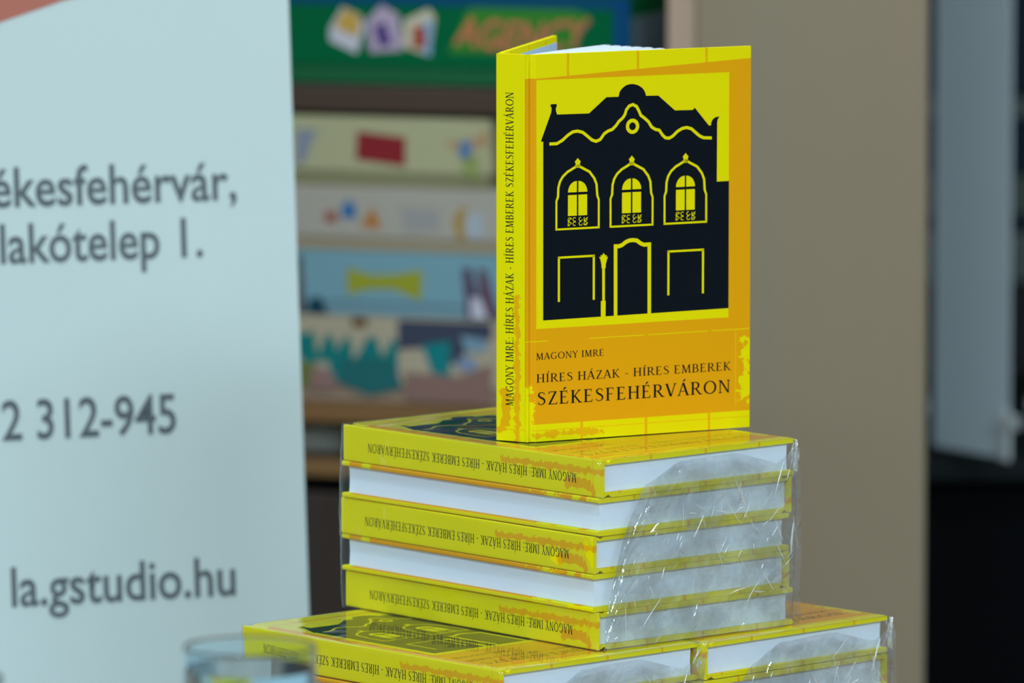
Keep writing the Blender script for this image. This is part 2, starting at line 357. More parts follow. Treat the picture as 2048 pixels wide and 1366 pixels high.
def build_spine(par=None):
    T = BT
    prof = [(.0007, .0001), (.0028, .0002), (.0030, .0008), (.0030, T-.0008), (.0028, T-.0002), (.0007, T-.0001), (.0001, T-.0008), (0, T-.0018), (0, .0018), (.0001, .0008)]
    o = extrude('spine', prof, 0, BH, M_spine, par)
    P = text_polys('MAGONY IMRE: HÍRES HÁZAK - HÍRES EMBEREK SZÉKESFEHÉRVÁRON', 22, 216.5, -13.1, 5.7, .10)
    c = flat('spine_lettering', P, lambda x, y: (-.00006, x*mm, -y*mm), M_ink, o); c['label'] = 'black serif title lettering along the spine'
    return o
def build_pages(par=None):
    W, T = BW, BT
    prof = [(.0035, .0031), (W-.0035, .0031), (W-.0040, T/2), (W-.0035, T-.0031), (.0035, T-.0031)]
    return extrude('page_block', prof, .0028, BH-.0032, M_paper, par)
def book_proto(label):
    r = thing('hardcover_book', label, 'book', None, 'yellow hardcovers lying in wrapped packs')
    build_front(r); build_back(r); build_spine(r); build_pages(r); return r
def copy_tree(o, parent=None):
    kids = [x for x in bpy.data.objects if x.parent == o]
    c = o.copy(); C.objects.link(c)
    if parent: c.parent = parent; c.matrix_parent_inverse = o.matrix_parent_inverse.copy()
    for k in kids: copy_tree(k, c)
    return c
PSI = math.degrees(.8381)
def pack_axes(psi):
    p = R(psi); return Vector((math.sin(p), math.cos(p), 0)), Vector((-math.cos(p), math.sin(p), 0))
FLIP = Matrix.Translation((BW, 0, BT)) @ Matrix.Rotation(math.pi, 4, 'Y')
proto = None
def lay(corner, psi, spine_front, label, tilt=0):
    """corner = near tail corner of the book's underside"""
    global proto
    x, y = pack_axes(psi); M = frame(corner, x, y, (0, 0, 1))
    if tilt: M = M @ Matrix.Rotation(tilt, 4, 'Y')
    if not spine_front: M = M @ FLIP
    if proto is None: o = proto = book_proto(label)
    else: o = copy_tree(proto); o['label'] = label
    o.matrix_world = M; return o

# ------------------------------------------------------------ room
M_wall = newmat('wall_paint', (.42, .43, .40), .8); f = noise_n(M_wall, coords(M_wall), 40, 3); bump(M_wall, f, .1, .001)
M_dwall = newmat('dark_wall', (.012, .014, .017), .7)
M_floor = newmat('floor_vinyl', (.20, .17, .14), .5); f = noise_n(M_floor, coords(M_floor), 6, 5); setcol(M_floor, mixc(M_floor, f, (.14, .12, .10), (.25, .21, .17)))
M_ceil = newmat('ceiling_paint', (.70, .71, .70), .9); f = noise_n(M_ceil, coords(M_ceil), 60, 3); bump(M_ceil, f, .1, .001)
XL, XR, YB, YF, HC = -3.2, 3.2, 2.75, -6.2, 2.85
struct(box('floor', (XL, YF, -.05), (XR, YB, 0), M_floor))
struct(box('ceiling', (XL, YF, HC), (XR, YB, HC+.05), M_ceil))
struct(box('wall_left', (XL-.1, YF, 0), (XL, YB, HC), M_wall))
struct(box('wall_right', (XR, YF, 0), (XR+.1, YB, HC), M_wall))
struct(box('wall_front', (XL, YF-.1, 0), (XR, YF, HC), M_wall))
wb = struct(bpy.data.objects.new('wall_back', None)); C.objects.link(wb)
WX0, WX1, WZ0, WZ1 = .10, 2.4, .78, 2.4
box('wall_panel', (XL, YB, 0), (WX0, YB+.12, HC), M_wall, wb)
box('wall_panel', (WX1, YB, 0), (XR, YB+.12, HC), M_wall, wb)
box('wall_panel', (WX0, YB, 0), (WX1, YB+.12, WZ0), M_dwall, wb)
box('wall_panel', (WX0, YB, WZ1), (WX1, YB+.12, HC), M_wall, wb)
M_frame = newmat('window_frame_paint', (.10, .14, .135), .5)
M_glass = newmat('window_glass', (.9, .95, .95), .02, trans=1, ior=1.05)
wn = struct(bpy.data.objects.new('window_1', None)); C.objects.link(wn)
for a, b in (((WX0, YB+.02, WZ0), (WX1, YB+.08, WZ0+.05)), ((WX0, YB+.02, WZ1-.05), (WX1, YB+.08, WZ1)), ((WX0, YB+.02, WZ0), (WX0+.05, YB+.08, WZ1)), ((WX1-.05, YB+.02, WZ0), (WX1, YB+.08, WZ1))):
    box('frame_bar', a, b, M_frame, wn, .004)
box('pane', (WX0+.05, YB+.045, WZ0+.05), (WX1-.05, YB+.05, WZ1-.05), M_glass, wn)

# ceiling lights: lamp plus the fixture it sits in
M_fix = newmat('fixture_metal', (.8, .8, .8), .4, metal=.2)
for i, (x, y, z, sx, sy, e, col) in enumerate(LIGHTS):
    L = bpy.data.lights.new('panel_lamp', 'AREA'); L.shape = 'RECTANGLE'; L.size = sx; L.size_y = sy; L.energy = e; L.color = col
    r = thing('ceiling_light', ['long ceiling light panel at the front left of the room', 'long ceiling light panel at the front right of the room', 'narrow ceiling light strip at the back left of the room', 'narrow ceiling light strip at the back right of the room', 'long ceiling light panel above the camera'][i], 'ceiling light', Matrix.Translation((x, y, HC)), 'ceiling light panels')
    o = bpy.data.objects.new('lamp', L); C.objects.link(o); o.parent = r; o.location = (0, 0, z-HC)
    box('fixture', (-sx/2-.02, -sy/2-.02, -.06), (sx/2+.02, sy/2+.02, 0), M_fix, r, .004)

# ------------------------------------------------------------ table
M_table = wood('table_wood', (.32, .20, .10), (.22, .13, .06), .35, (3, 60, 60))
M_metal = newmat('grey_metal', (.25, .26, .27), .35, metal=.9)
TZ = .750
tb = thing('table', 'wooden table carrying the packs of yellow books and the water glasses', 'table', Matrix.Translation((.10, -.02, 0)) @ Matrix.Rotation(R(20), 4, 'Z'))
box('tabletop', (-.75, -.86, TZ-.028), (.75, .36, TZ), M_table, tb, .003)
for sx in (-.68, .68):
    for sy in (-.79, .30): box('leg', (sx-.02, sy-.02, 0), (sx+.02, sy+.02, TZ-.028), M_metal, tb, .003)

# ------------------------------------------------------------ the packs
top = Z0
u_near = [(0, 0), (-1.8, .2), (-4.8, 1.0), (-5.0, 1.2), (-2.6, 1.2)]
names1 = ['yellow hardcover at the top of the upper pack, directly under the standing book',
          'yellow hardcover second from top in the upper pack, white page edges facing left',
          'yellow hardcover in the middle of the upper pack, spine lettering facing left',
          'yellow hardcover fourth from top in the upper pack, white page edges facing left',
          'yellow hardcover at the bottom of the upper pack, spine lettering facing left']
for k in range(5):
    dx, dp = u_near[k]
    lay(Vector((dx*mm, 0, top - .0234*k - BT)), PSI + dp, k % 2 == 0, names1[k])
P2 = Vector((-.0610, -.0705, 0)); P3 = Vector((.0640, .0350, 0))
zt = top - .1176
names2 = ['yellow hardcover on top of the lower left pack, behind the water glass', 'yellow hardcover second in the lower left pack, at the picture\'s bottom edge', 'yellow hardcover third in the lower left pack', 'yellow hardcover on the table at the bottom of the lower left pack']
names3 = ['yellow hardcover on top of the lower right pack, under the upper pack\'s corner', 'yellow hardcover second in the lower right pack, yellow spine at its right end', 'yellow hardcover third in the lower right pack', 'yellow hardcover on the table at the bottom of the lower right pack']
ZP = (zt - TZ)/4
for k in range(4):
    d = Vector((0, (0, -1.2, .8, 0)[k]*mm, 0))
    lay(Vector((P2.x, P2.y, zt - ZP*k - BT)) + d, 47.84, k % 2 == 0, names2[k])
    lay(Vector((P3.x, P3.y, zt - ZP*k - BT)) + d, 46.4, k % 2 == 0, names3[k])

# ------------------------------------------------------------ film round each pack
def film_pack(corner, psi, ztop, h, label, seed, leftbulge=.0022, fold=True, free_bottom=False):
    x, y = pack_axes(psi); M = frame((corner.x, corner.y, ztop), x, y, (0, 0, 1))
    r = thing('plastic_wrap', label, 'plastic wrap', M, 'clear film round the book packs')
    e = .0016; rad = .004
    loop = []
    def side(a, b, n):
        for i in range(n): t = i/n; loop.append((a[0]+(b[0]-a[0])*t, a[1]+(b[1]-a[1])*t))
    def corner_(cx, cy, a0):
        for i in range(5): t = R(a0 + 90*i/5); loop.append((cx+rad*math.cos(t), cy+rad*math.sin(t)))
    W, H = BW + e, BH + e
    side((-e+rad, -e), (W-rad, -e), 90); corner_(W-rad, -e+rad, -90)
    side((W, -e+rad), (W, H-rad), 40); corner_(W-rad, H-rad, 0)
    side((W-rad, H), (-e+rad, H), 40); corner_(-e+rad, H-rad, 90)
    side((-e, H-rad), (-e, -e+rad), 60); corner_(-e+rad, -e+rad, 180)
    n = len(loop); rows = 46; v = []; f = []
    cen = Vector((BW/2, BH/2))
    for j in range(rows+1):
        t = j/rows; z = .0007 - t*(h + .0005)
        for i, (px, py) in enumerate(loop):
            q = Vector((px, py)); d = Vector((max(-1, min(1, (px-cen.x)/(BW/2)))**9, max(-1, min(1, (py-cen.y)/(BH/2)))**9))
            if d.length > 0: d.normalize()
            s = Vector((px*40 + seed, py*40, z*60))
            a = noise.noise(s)*.0009 + abs(noise.noise(s*2.3))*.0008
            tail = py < 0
            if tail: a += (.0006 - abs(noise.noise(Vector((px*55+z*30, seed, z*50-px*20))))*.0026)
            a += .0016*math.sin(math.pi*min(1, t*1.1))*(1 if (px > BW or py > BH) else .35)
            a = max(a, -.0004)
            if j == 0: a = -.0010
            v.append((px + d.x*a, py + d.y*a, z))
    for j in range(rows):
        for i in range(n): k = (i+1) % n; f.append((j*n+i, (j+1)*n+i, (j+1)*n+k, j*n+k))
    o = pydata('side_film', v, f, M_film, r, True)
    # top sheet
    v = []; f = []; nx, ny = 60, 80
    for j in range(ny+1):
        for i in range(nx+1):
            px = -e + (W+e)*i/nx; py = -e + (H+e)*j/ny
            ed = min(i, nx-i, j*1.0, ny-j)
            z = .00045 + .00012*(1+noise.noise(Vector((px*25+seed, py*90, seed)))) - (.0006 if ed == 0 else 0)
            v.append((px, py, z))
    for j in range(ny):
        for i in range(nx): a = j*(nx+1)+i; f.append((a, a+1, a+nx+2, a+nx+1))
    pydata('top_film', v, f, M_filmtop, r, True)
    if fold:
        prof = [(0, -.10), (5, -.078), (18, -.040), (32, -.0176), (61, -.0055), (90, -.0045), (111, -.0042), (144, -.0136), (160, -.0066), (164.5, -.005)]
        v = []; f = []; nx, nz = 34, 22
        rnd = random.Random(int(seed*10))
        for i in range(nx+1):
            for j in range(nz+1):
                X = 164.5*i/nx + (rnd.uniform(-2.0, 2.0) if 0 < i < nx else 0)
                zt_ = -.1
                for a, b in zip(prof, prof[1:]):
                    if a[0] <= X <= b[0]: zt_ = a[1] + (b[1]-a[1])*(X-a[0])/(b[0]-a[0]); break
                zt_ = max(zt_, -h+.004)
                z = zt_ + (-h + .001 - zt_)*min(1, max(0, (j + (rnd.uniform(-.4, .4) if 0 < j < nz else 0))/nz))
                a = .0016*noise.noise(Vector((X*.035+seed, z*45, 0))) - abs(noise.noise(Vector((X*.05+z*60, seed+3, z*40-X*.03))))*.0030 + rnd.uniform(-.0004, .0004)
                v.append((X*mm, -.0050 - .0008*math.sin(X*.05) + a*1.2, z))
        for i in range(nx):
            for j in range(nz):
                a = i*(nz+1)+j
                if rnd.random() < .5: f += [(a, a+1, a+nz+2), (a, a+nz+2, a+nz+1)]
                else: f += [(a, a+1, a+nz+1), (a+1, a+nz+2, a+nz+1)]
        pydata('folded_film', v, f, M_fold, r, False)
    # sharp creases standing off the film at the tail end, fanning out from where it was gathered
    rnd = random.Random(int(seed*7)); v = []; f = []
    def crease(x0_, z0_, ang, ln, rad_, bend, y0=-.0068):
        n1, n2 = 9, 7; b = len(v)
        for i in range(n1+1):
            t = i/n1; a = ang + bend*(t-.5); cx = x0_ + math.cos(a)*ln*t; cz = z0_ + math.sin(a)*ln*t
            rr = rad_*math.sin(math.pi*(.06+.88*t))**.7
            for k in range(n2+1):
                p = math.pi*k/n2; o_ = math.cos(p)*rr
                v.append((cx - math.sin(a)*o_, y0 - math.sin(p)*rr*.9, cz + math.cos(a)*o_))
        for i in range(n1):
            for k in range(n2): q_ = b + i*(n2+1) + k; f.append((q_, q_+1, q_+n2+2, q_+n2+1))
    if fold:
        cents = [(.045, -.030), (.085, -.034), (.115, -.026), (.060, -.052), (.100, -.060), (.130, -.044), (.035, -.068), (.140, -.080), (.150, -.055)]
        for k in range(72):
            cx, cz = cents[k % len(cents)]
            if cz < -h+.012: continue
            a = rnd.uniform(-math.pi, 0) if rnd.random() < .6 else rnd.uniform(-2.4, -.9)
            ln = rnd.uniform(.003, .022)*(1 if k % 3 else .5)
            x0_ = min(.158, max(.012, cx + rnd.gauss(0, .012))); z0_ = min(-.008, max(-h+.008, cz + rnd.gauss(0, .009)))
            if z0_ + math.sin(a)*ln < -h+.003 or not (.006 < x0_ + math.cos(a)*ln < .162): continue
            crease(x0_, z0_, a, ln, rnd.uniform(.00010, .00055), rnd.uniform(-.22, .22))
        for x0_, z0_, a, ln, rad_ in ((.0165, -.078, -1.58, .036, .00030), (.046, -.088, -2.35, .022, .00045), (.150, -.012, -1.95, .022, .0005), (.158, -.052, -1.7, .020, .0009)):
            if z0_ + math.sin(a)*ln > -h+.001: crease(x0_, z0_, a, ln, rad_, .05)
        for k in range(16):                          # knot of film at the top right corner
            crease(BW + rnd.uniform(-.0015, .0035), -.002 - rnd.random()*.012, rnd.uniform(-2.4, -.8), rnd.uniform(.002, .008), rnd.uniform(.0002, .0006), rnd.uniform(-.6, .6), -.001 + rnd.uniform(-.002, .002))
    if v: pydata('film_crease_glint', v, f, M_crease_glint, r, True)
    # gathered film at the top right corner
    v = []; f = []; na, nb = 10, 14
    for i in range(na+1):
        for j in range(nb+1):
            s = i/na; t = j/nb
            wd = .0040*(1-t*.75)*(1-abs(s-.5)*.4)
            v.append((BW + .0006 + s*wd + .0006*noise.noise(Vector((s*6, t*9, seed))), -.0012 - .0016*math.sin(s*5+t*3) + .0018*noise.noise(Vector((s*7, t*14, seed+5))), -.0004 - t*.019 - s*.0020))
    for i in range(na):
        for j in range(nb): a = i*(nb+1)+j; f.append((a, a+1, a+nb+2, a+nb+1))
    pydata('gathered_corner', v, f, M_crease_glint, r, False)
    return r
film_pack(Vector((-.0015, -.0003, 0)), PSI + .3, top, .1172, 'clear crinkled film around the upper pack of five yellow books', 3.1)
film_pack(Vector((P2.x, P2.y-.001, 0)), 47.84, zt, zt - TZ - .001, 'clear film around the lower left pack, glossy over the printed black house', 11.7)
film_pack(Vector((P3.x, P3.y-.001, 0)), 46.4, zt, zt - TZ - .001, 'clear film around the lower right pack, crumpled at its corner', 23.9)

# ------------------------------------------------------------ the standing book
sb = thing('standing_book', 'yellow hardcover standing half open on top of the upper pack, black house on its cover', 'book', Matrix.Translation((-.0446, .0786, top + .0010)))
d = Vector((math.cos(.505), math.sin(.505), 0)); up = Vector((0, 0, 1)); nrm = Vector((math.sin(.505), -math.cos(.505), 0))
fc = build_front(sb); o3 = -d*.003 - nrm*BT
fc.matrix_local = frame(o3, d, up, nrm)
sp = build_spine(sb)
zdir = Vector((.846, -.534, 0)).normalized(); so = -zdir*(BT-.0003) + Vector((-.0002, .0010, 0)); xd = up.cross(zdir)
sp.matrix_local = frame(so, xd, up, zdir)
bc = build_back(sb); ed = Vector((.0362, .1600, 0)).normalized(); zin = ed.cross(up)
bo = so - ed*.0016 + Vector((.0003, .001, 0))
bc.matrix_local = frame(bo, ed, up, zin)
ep = box('endpaper', (.010, .0042, .00301), (BW-.0008, BH-.0042, .0032), M_end, bc); ep['label'] = 'pale blue paper lining inside the open back cover'
# fanned page sections
S0 = so + xd*.004 + zdir*.003; S1 = so + xd*.004 + zdir*(BT-.004)
ends = [(.0065+.0446, .2164-.0786), (.0130+.0446, .2085-.0786), (.0195+.0446, .2010-.0786), (.0262+.0446, .1940-.0786), (.0330+.0446, .1875-.0786), (.0405+.0446, .1815-.0786), (.0480+.0446, .1760-.0786), (.0590+.0446, .1700-.0786), (.0690+.0446, .1660-.0786), (.0790+.0446, .1640-.0786), (.0860+.0446, .1610-.0786)]
ns = len(ends)
for k, (ex, ey) in enumerate(ends):
    rt = S0.lerp(S1, (k+.5)/ns); E_ = Vector((ex, ey, 0)); n_ = 14
    ax = (E_ - rt); side_ = Vector((-ax.y, ax.x, 0)).normalized()
    cv = rt.lerp(E_, .45) + side_*max(.0005, .006 - .0010*k)
    zz0, zz1 = .0028, BH - .0031 - .00012*abs(k-4)
    th0, th1 = .0009, .0011 + .0011*(k < ns-1)
    v = []; f = []
    for i in range(n_+1):
        t = i/n_; p = rt*(1-t)**2 + cv*2*t*(1-t) + E_*t*t; tg = (cv-rt)*(1-t) + (E_-cv)*t; s_ = Vector((-tg.y, tg.x, 0)).normalized()
        h = th0 + (th1-th0)*t
        for q, zz in ((p+s_*h, zz0), (p-s_*h, zz0), (p-s_*h, zz1), (p+s_*h, zz1)): v.append((q.x, q.y, zz))
    for i in range(n_):
        a = i*4
        for j in range(4): f.append((a+j, a+(j+1) % 4, a+4+(j+1) % 4, a+4+j))
    f += [(0, 1, 2, 3), (n_*4+3, n_*4+2, n_*4+1, n_*4)]
    pydata('page_section', v, f, M_leaf, sb)

# ------------------------------------------------------------ glasses
M_gl = newmat('clear_glass', (.80, .93, 1.0), .0, trans=1, ior=1.46)
M_wa = newmat('water', (.90, .96, 1.0), .0, trans=1, ior=1.33)
def glass(x, y, h, label):
    r = thing('drinking_glass', label, 'glass', Matrix.Translation((x, y, TZ)), 'water glasses in front of the books')
    ro, rb = .0345, .0300
    lathe('glass_body', [(0, 0), (rb-.002, 0), (rb, .002), (ro, h-.001), (ro-.0007, h), (ro-.0015, h-.001), (rb-.0020, .010), (rb-.006, .008), (0, .008)], M_gl, r)
    k = (h-.012)/h; rw = rb-.0021 + (ro-rb)*k + .0009
    lathe('water', [(0, .0077), (rb-.0055, .0077), (rb-.0017, .0104), (rw, h-.0115), (rw-.001, h-.012), (0, h-.012)], M_wa, r)
    return r
glass(-.1885, -.665, .2045, 'tall clear glass of water in front of the lower left pack')
glass(-.3485, -.680, .191, 'clear water glass at the far left edge of the picture')

# ------------------------------------------------------------ banner
def srgb(r, g, b): return tuple(((c/255)/12.92 if c/255 <= .04045 else ((c/255+.055)/1.055)**2.4) for c in (r, g, b))
M_ban = newmat('banner_vinyl', (.70, .80, .82), .55, .3); f = noise_n(M_ban, coords(M_ban), 9, 2); setcol(M_ban, mixc(M_ban, f, (.535, .665, .65), (.56, .69, .675)))
M_btxt = newmat('banner_lettering', (.09, .12, .13), .6)
M_sal = newmat('banner_salmon', srgb(175, 105, 88), .6)
bang = R(20); lam = R(5.5)
e = Vector((math.cos(bang), math.sin(bang), 0)); uv = Vector((-math.sin(bang)*math.sin(lam), math.cos(bang)*math.sin(lam), math.cos(lam)))
# reference point on the right edge at eye level of the picture, distance 4.52 m from the camera
cv_ = Vector(cam.location)
def ray(x, y):
    fw = Vector((0, math.cos(TH), -math.sin(TH))); upv = Vector((0, math.sin(TH), math.cos(TH)))
    return fw + Vector((1, 0, 0))*((x-1024)/14000) - upv*((y-683)/14000)
BZ = 4.94; b0 = cv_ + ray(590, 400)*BZ; bs = BZ/4.57
foot = b0 - uv*(b0.z/uv.z)
Lb = (b0 - foot).length
bn = thing('rollup_banner', 'white roll-up banner with grey address lettering behind the books at left', 'banner', frame(foot, e, uv, e.cross(uv)))
BWD = .85
box('banner_sheet', (-BWD, .06, -.0008), (0, 2.0, .0008), M_ban, bn)
box('base_cassette', (-BWD-.02, 0, -.05), (.02, .08, .05), M_metal, bn, .01)
box('top_rail', (-BWD, 1.985, -.006), (0, 2.015, .006), M_metal, bn, .003)
box('support_pole', (-BWD/2-.01, .05, -.035), (-BWD/2+.01, 1.99, -.02), M_metal, bn, .004)
flat('salmon_print', [[((-.400), Lb+.048*bs), (-.197*bs, Lb+.1200*bs), (-.1514*bs, Lb+.1339*bs), (-.08, Lb+.160), (-.08, 1.98), (-.40, 1.98)]], lambda x, y: (x, y, .0011), M_sal, bn)
def text_mesh(s, name, x0, x1, y, h, z, mat, par, rightalign=True):
    c = bpy.data.curves.new(name, 'FONT'); c.body = s; c.size = 1; c.resolution_u = 4; c.offset = .012
    o = bpy.data.objects.new('tmp', c); C.objects.link(o); bpy.context.view_layer.update()
    me = bpy.data.meshes.new_from_object(o.evaluated_get(bpy.context.evaluated_depsgraph_get()))
    bpy.data.objects.remove(o); xs = [v.co.x for v in me.vertices]; a, b = min(xs), max(xs)
    for v in me.vertices: v.co = Vector((x0 + (v.co.x-a)/(b-a)*(x1-x0), y + v.co.y*h, z))
    me.name = name; return link(name, me, mat, par)
H1 = .0270/.74   # glyph size for x-height 14 mm
q = mm*bs
text_mesh('Székesfehérvár,', 'banner_lettering', -.2325*bs, -40.2*q, Lb+1.8*q, H1*bs, .0012, M_btxt, bn)
text_mesh('lakótelep 1.', 'banner_lettering', -200.5*q, -64.4*q, Lb-34.5*q, H1*bs, .0012, M_btxt, bn)
text_mesh('2 312-945', 'banner_lettering', -203.5*q, -86.5*q, Lb-148.2*q, H1*bs, .0012, M_btxt, bn)
text_mesh('la.gstudio.hu', 'banner_lettering', -201*q, -49.8*q, Lb-255.5*q, H1*bs, .0012, M_btxt, bn)

# ------------------------------------------------------------ game shelf
SZ = 5.82; s0 = cv_ + ray(990, 400)*SZ; ks = SZ/5.05; sa = R(-18)
sx_, sy_ = Vector((math.cos(sa), math.sin(sa), 0)), Vector((-math.sin(sa), math.cos(sa), 0))   # along, into the unit
MS = frame((s0.x, s0.y, 0), sx_, sy_, (0, 0, 1))
def S(s, z): return (s*mm*ks, s0.z + z*mm*ks)
M_cab = wood('dark_brown_wood', (.050, .034, .026), (.030, .020, .016))
M_board = wood('orange_brown_wood', (.26, .14, .045), (.20, .10, .035), .4, (2, 60, 60))
M_board2 = wood('brown_wood_edge', (.085, .052, .034), (.06, .036, .024), .4, (2, 60, 60))
M_stile = wood('light_wood_edge', (.85, .60, .42), (.80, .56, .39))
M_in = newmat('cabinet_interior', (.20, .28, .34), .6)
sh = thing('shelf_unit', 'dark wooden shelf unit holding stacked board games behind the books', 'shelf', MS)
x0, x1 = -.75, .1296*ks
dep = .34
def bxs(name, s0_, s1_, z0_, z1_, d0, d1, mat, par, bev=.001):
    return box(name, (s0_, d0, z0_), (s1_, d1, z1_), mat, par, bev)
bxs('side_board', x1, .1508*ks, 0, 1.9, 0, dep, M_stile, sh)
bxs('side_board', x0-.02, x0, 0, 1.9, 0, dep, M_cab, sh)
bxs('back_board', x0, x1, 0, 1.9, dep-.01, dep, M_in, sh)
bxs('top_board', x0-.02, .1508*ks, 1.9, 1.92, 0, dep, M_stile, sh)
bxs('shelf_board', x0, x1, S(0, 61)[1], S(0, 79.5)[1], .004, dep-.01, M_board2, sh)
bxs('shelf_board', x0, x1, S(0, -167)[1], S(0, -152.5)[1], .004, dep-.01, M_board, sh)
bxs('shelf_board', x0, x1, S(0, -207)[1], S(0, -196)[1], .004, dep-.01, M_board, sh)
bxs('shelf_board', x0, x1, S(0, 420)[1], S(0, 438)[1], .004, dep-.01, M_board2, sh)
for a, b in ((x0, x0/2+x1/2-.001), (x0/2+x1/2+.001, x1)):
    dr = bxs('door', a, b, .06, S(0, -219)[1], -.002, .016, M_cab, sh)
    box('handle', ((b-.03 if a == x0 else a+.02), -.022, .45), ((b-.02 if a == x0 else a+.03), -.002, .55), M_metal, dr, .002)
bxs('plinth', x0, x1, 0, .06, .03, .05, M_cab, sh)

def game(label, s0_, s1_, z0_, z1_, col, side=None, lid=None, dz=0, deep=.26, off=.006, back=None):
    """a board-game box: base and slightly larger lid; returns the thing and a print helper"""
    a, za = S(s0_, z0_); b, zb = S(s1_, z1_)
    r = thing('board_game_box', label, 'board game', MS @ Matrix.Translation((a, off, za)), 'board games on the shelf')
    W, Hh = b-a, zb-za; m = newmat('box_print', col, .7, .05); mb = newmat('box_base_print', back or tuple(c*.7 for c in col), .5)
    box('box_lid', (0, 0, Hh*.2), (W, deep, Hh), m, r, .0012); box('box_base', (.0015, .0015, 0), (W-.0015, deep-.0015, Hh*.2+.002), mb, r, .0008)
    def pr(poly, c, layer=1, lab=None):
        pp = [(x*mm*ks - a, z*mm*ks + s0.z - za) for x, z in poly]
        o = flat('printed_patch', [pp], lambda x, z: (x, -.0003*layer, z), newmat('patch', c, .6, .1), r)
        if lab: o['label'] = lab
        return o
    return r, pr
# pixel-free coordinates: millimetres along the shelf front (s) and above its reference height (z)
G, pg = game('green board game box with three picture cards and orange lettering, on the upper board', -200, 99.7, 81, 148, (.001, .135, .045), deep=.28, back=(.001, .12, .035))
pg([(-200, 138.5), (99.7, 138.5), (99.7, 148), (-200, 148)], (.004, .075, .16), 1)
pg([(88, 81), (99.7, 81), (99.7, 148), (88, 148)], (.003, .070, .20), 2)
gs = box('side_print', (0, 0, 0), (.0004, .27, .05), newmat('box_side_print', (.16, .25, .31), .6, .1), G); gs.location = (299.7*mm*ks, .005, .010); gs['label'] = 'grey blue printed side of the green box'
pg([(-128, 121), (-118, 137), (-104, 131), (-101, 122), (-107, 103), (-128, 112)], (.62, .60, .66), 1)
pg([(-124, 122), (-117, 136), (-104, 130), (-106, 115)], (.60, .38, .08), 2)
pg([(-100, 127), (-88, 139), (-75, 132), (-72, 106), (-97, 104)], (.48, .38, .50), 1)
pg([(-94, 124), (-85, 126), (-80, 110), (-90, 109)], (.10, .06, .22), 2)
pg([(-71, 128), (-52, 137), (-47, 131), (-51, 102), (-72, 109)], (.62, .55, .40), 1)
pg([(-64, 124), (-55, 124), (-54, 108), (-64, 108)], (.38, .08, .05), 2)
pg([(-56, 128), (-49, 128), (-50, 103), (-57, 104), (-53, 112)], (.25, .42, .62), 3)
pg([(-37, 105), (-24, 134), (-20, 139), (58, 139), (70, 134), (58, 105)], (.040, .24, .030), 1)
M_or = newmat('orange_lettering', (.62, .20, .07), .5); M_pk = newmat('brown_letter_shade', (.30, .16, .09), .5)
for dx, dz_, mt, ly in ((1.5, -1.5, M_pk, .0008), (0, 0, M_or, .0011)):
    t = text_mesh('AGENCY', 'game_lettering', 0, 1, 0, 1, 0, mt, G)
    a_, za_ = S(-200, 81)
    for vtx in t.data.vertices:
        xx, yy = vtx.co.x, vtx.co.y
        sx2 = -33 + xx*98 + yy*8 + dx; zz2 = 112 + yy*30 - 4*math.sin(xx*3.1) + dz_
        vtx.co = Vector((sx2*mm*ks - a_, -ly, s0.z + zz2*mm*ks - za_))
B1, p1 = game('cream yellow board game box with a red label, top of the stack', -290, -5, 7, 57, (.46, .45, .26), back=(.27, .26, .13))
p1([(-107, 46.5), (-70, 43), (-70, 22), (-108, 26)], (.27, .025, .03), 1)
p1([(-154, 47), (-137, 47), (-142, 38), (-148, 22), (-154, 21)], (.26, .29, .36), 1)
p1([(-41, 40), (-16, 44), (-8, 52), (-6, 38), (-30, 34)], (.46, .30, .16), 1)
p1([(-28, 42), (-19, 41), (-21, 28), (-29, 30)], (.10, .22, .42), 2)
p1([(-26, 30), (-14, 32), (-13, 14), (-26, 17)], (.30, .36, .12), 2)
B2, p2 = game('beige grey board game box with small blue and orange shapes', -295, 18, -40.5, 6.2, (.44, .41, .34), back=(.38, .31, .20))
p2([(-132, -12), (-123, -12), (-122, -20), (-132, -21)], (.34, .12, .10), 1)
p2([(-119, -8), (-113, -3), (-108, -9), (-108, -17), (-119, -17)], (.04, .17, .38), 1)
p2([(-105, -23), (-95, -8), (-88, -24)], (.48, .19, .04), 1)
p2([(-74, -8), (-44, -8), (-44, -24), (-70, -26)], (.36, .35, .33), 1)
p2([(-34, -16), (-27, -6), (-23, -8), (-26, -18), (-24, -31), (-30, -30)], (.42, .27, .06), 1)
p2([(-24, -12), (-12, -10), (-10, -28), (-23, -28)], (.42, .48, .52), 1)
B3, p3 = game('light blue board game box with a yellow bow-shaped label', -290, 22, -88, -41.2, (.20, .38, .44), back=(.19, .34, .40))
p3([(-115, -53), (-96, -58), (-78, -57), (-57, -53), (-58, -76), (-78, -68), (-96, -68), (-115, -73)], (.34, .36, .03), 1)
p3([(-146, -87), (-143, -76), (-136, -75), (-130, -87)], (.006, .05, .085), 1)
p3([(-154, -45), (-150, -45), (-148, -87), (-154, -87)], (.10, .08, .07), 1)
p3([(-27, -51), (-20, -50), (-14, -74), (-17, -87), (-23, -87)], (.10, .07, .12), 1)
p3([(-15, -50), (-8, -52), (2, -87), (-8, -87), (-14, -70)], (.14, .08, .12), 1)
p3([(-20, -72), (-13, -72), (-7, -87), (-20, -87)], (.60, .60, .68), 2)
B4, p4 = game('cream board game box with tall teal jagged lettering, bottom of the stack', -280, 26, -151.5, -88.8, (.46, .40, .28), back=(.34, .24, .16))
p4([(-154, -100), (-149, -103), (-141, -100), (-138, -118), (-131, -102), (-126, -104), (-123, -114), (-116, -102), (-112, -108), (-110, -122), (-99, -103), (-93, -103), (-88, -118), (-80, -103), (-76, -108), (-76, -136), (-92, -141), (-118, -136), (-126, -138), (-130, -122), (-148, -124), (-154, -118)], (.010, .20, .19), 1)
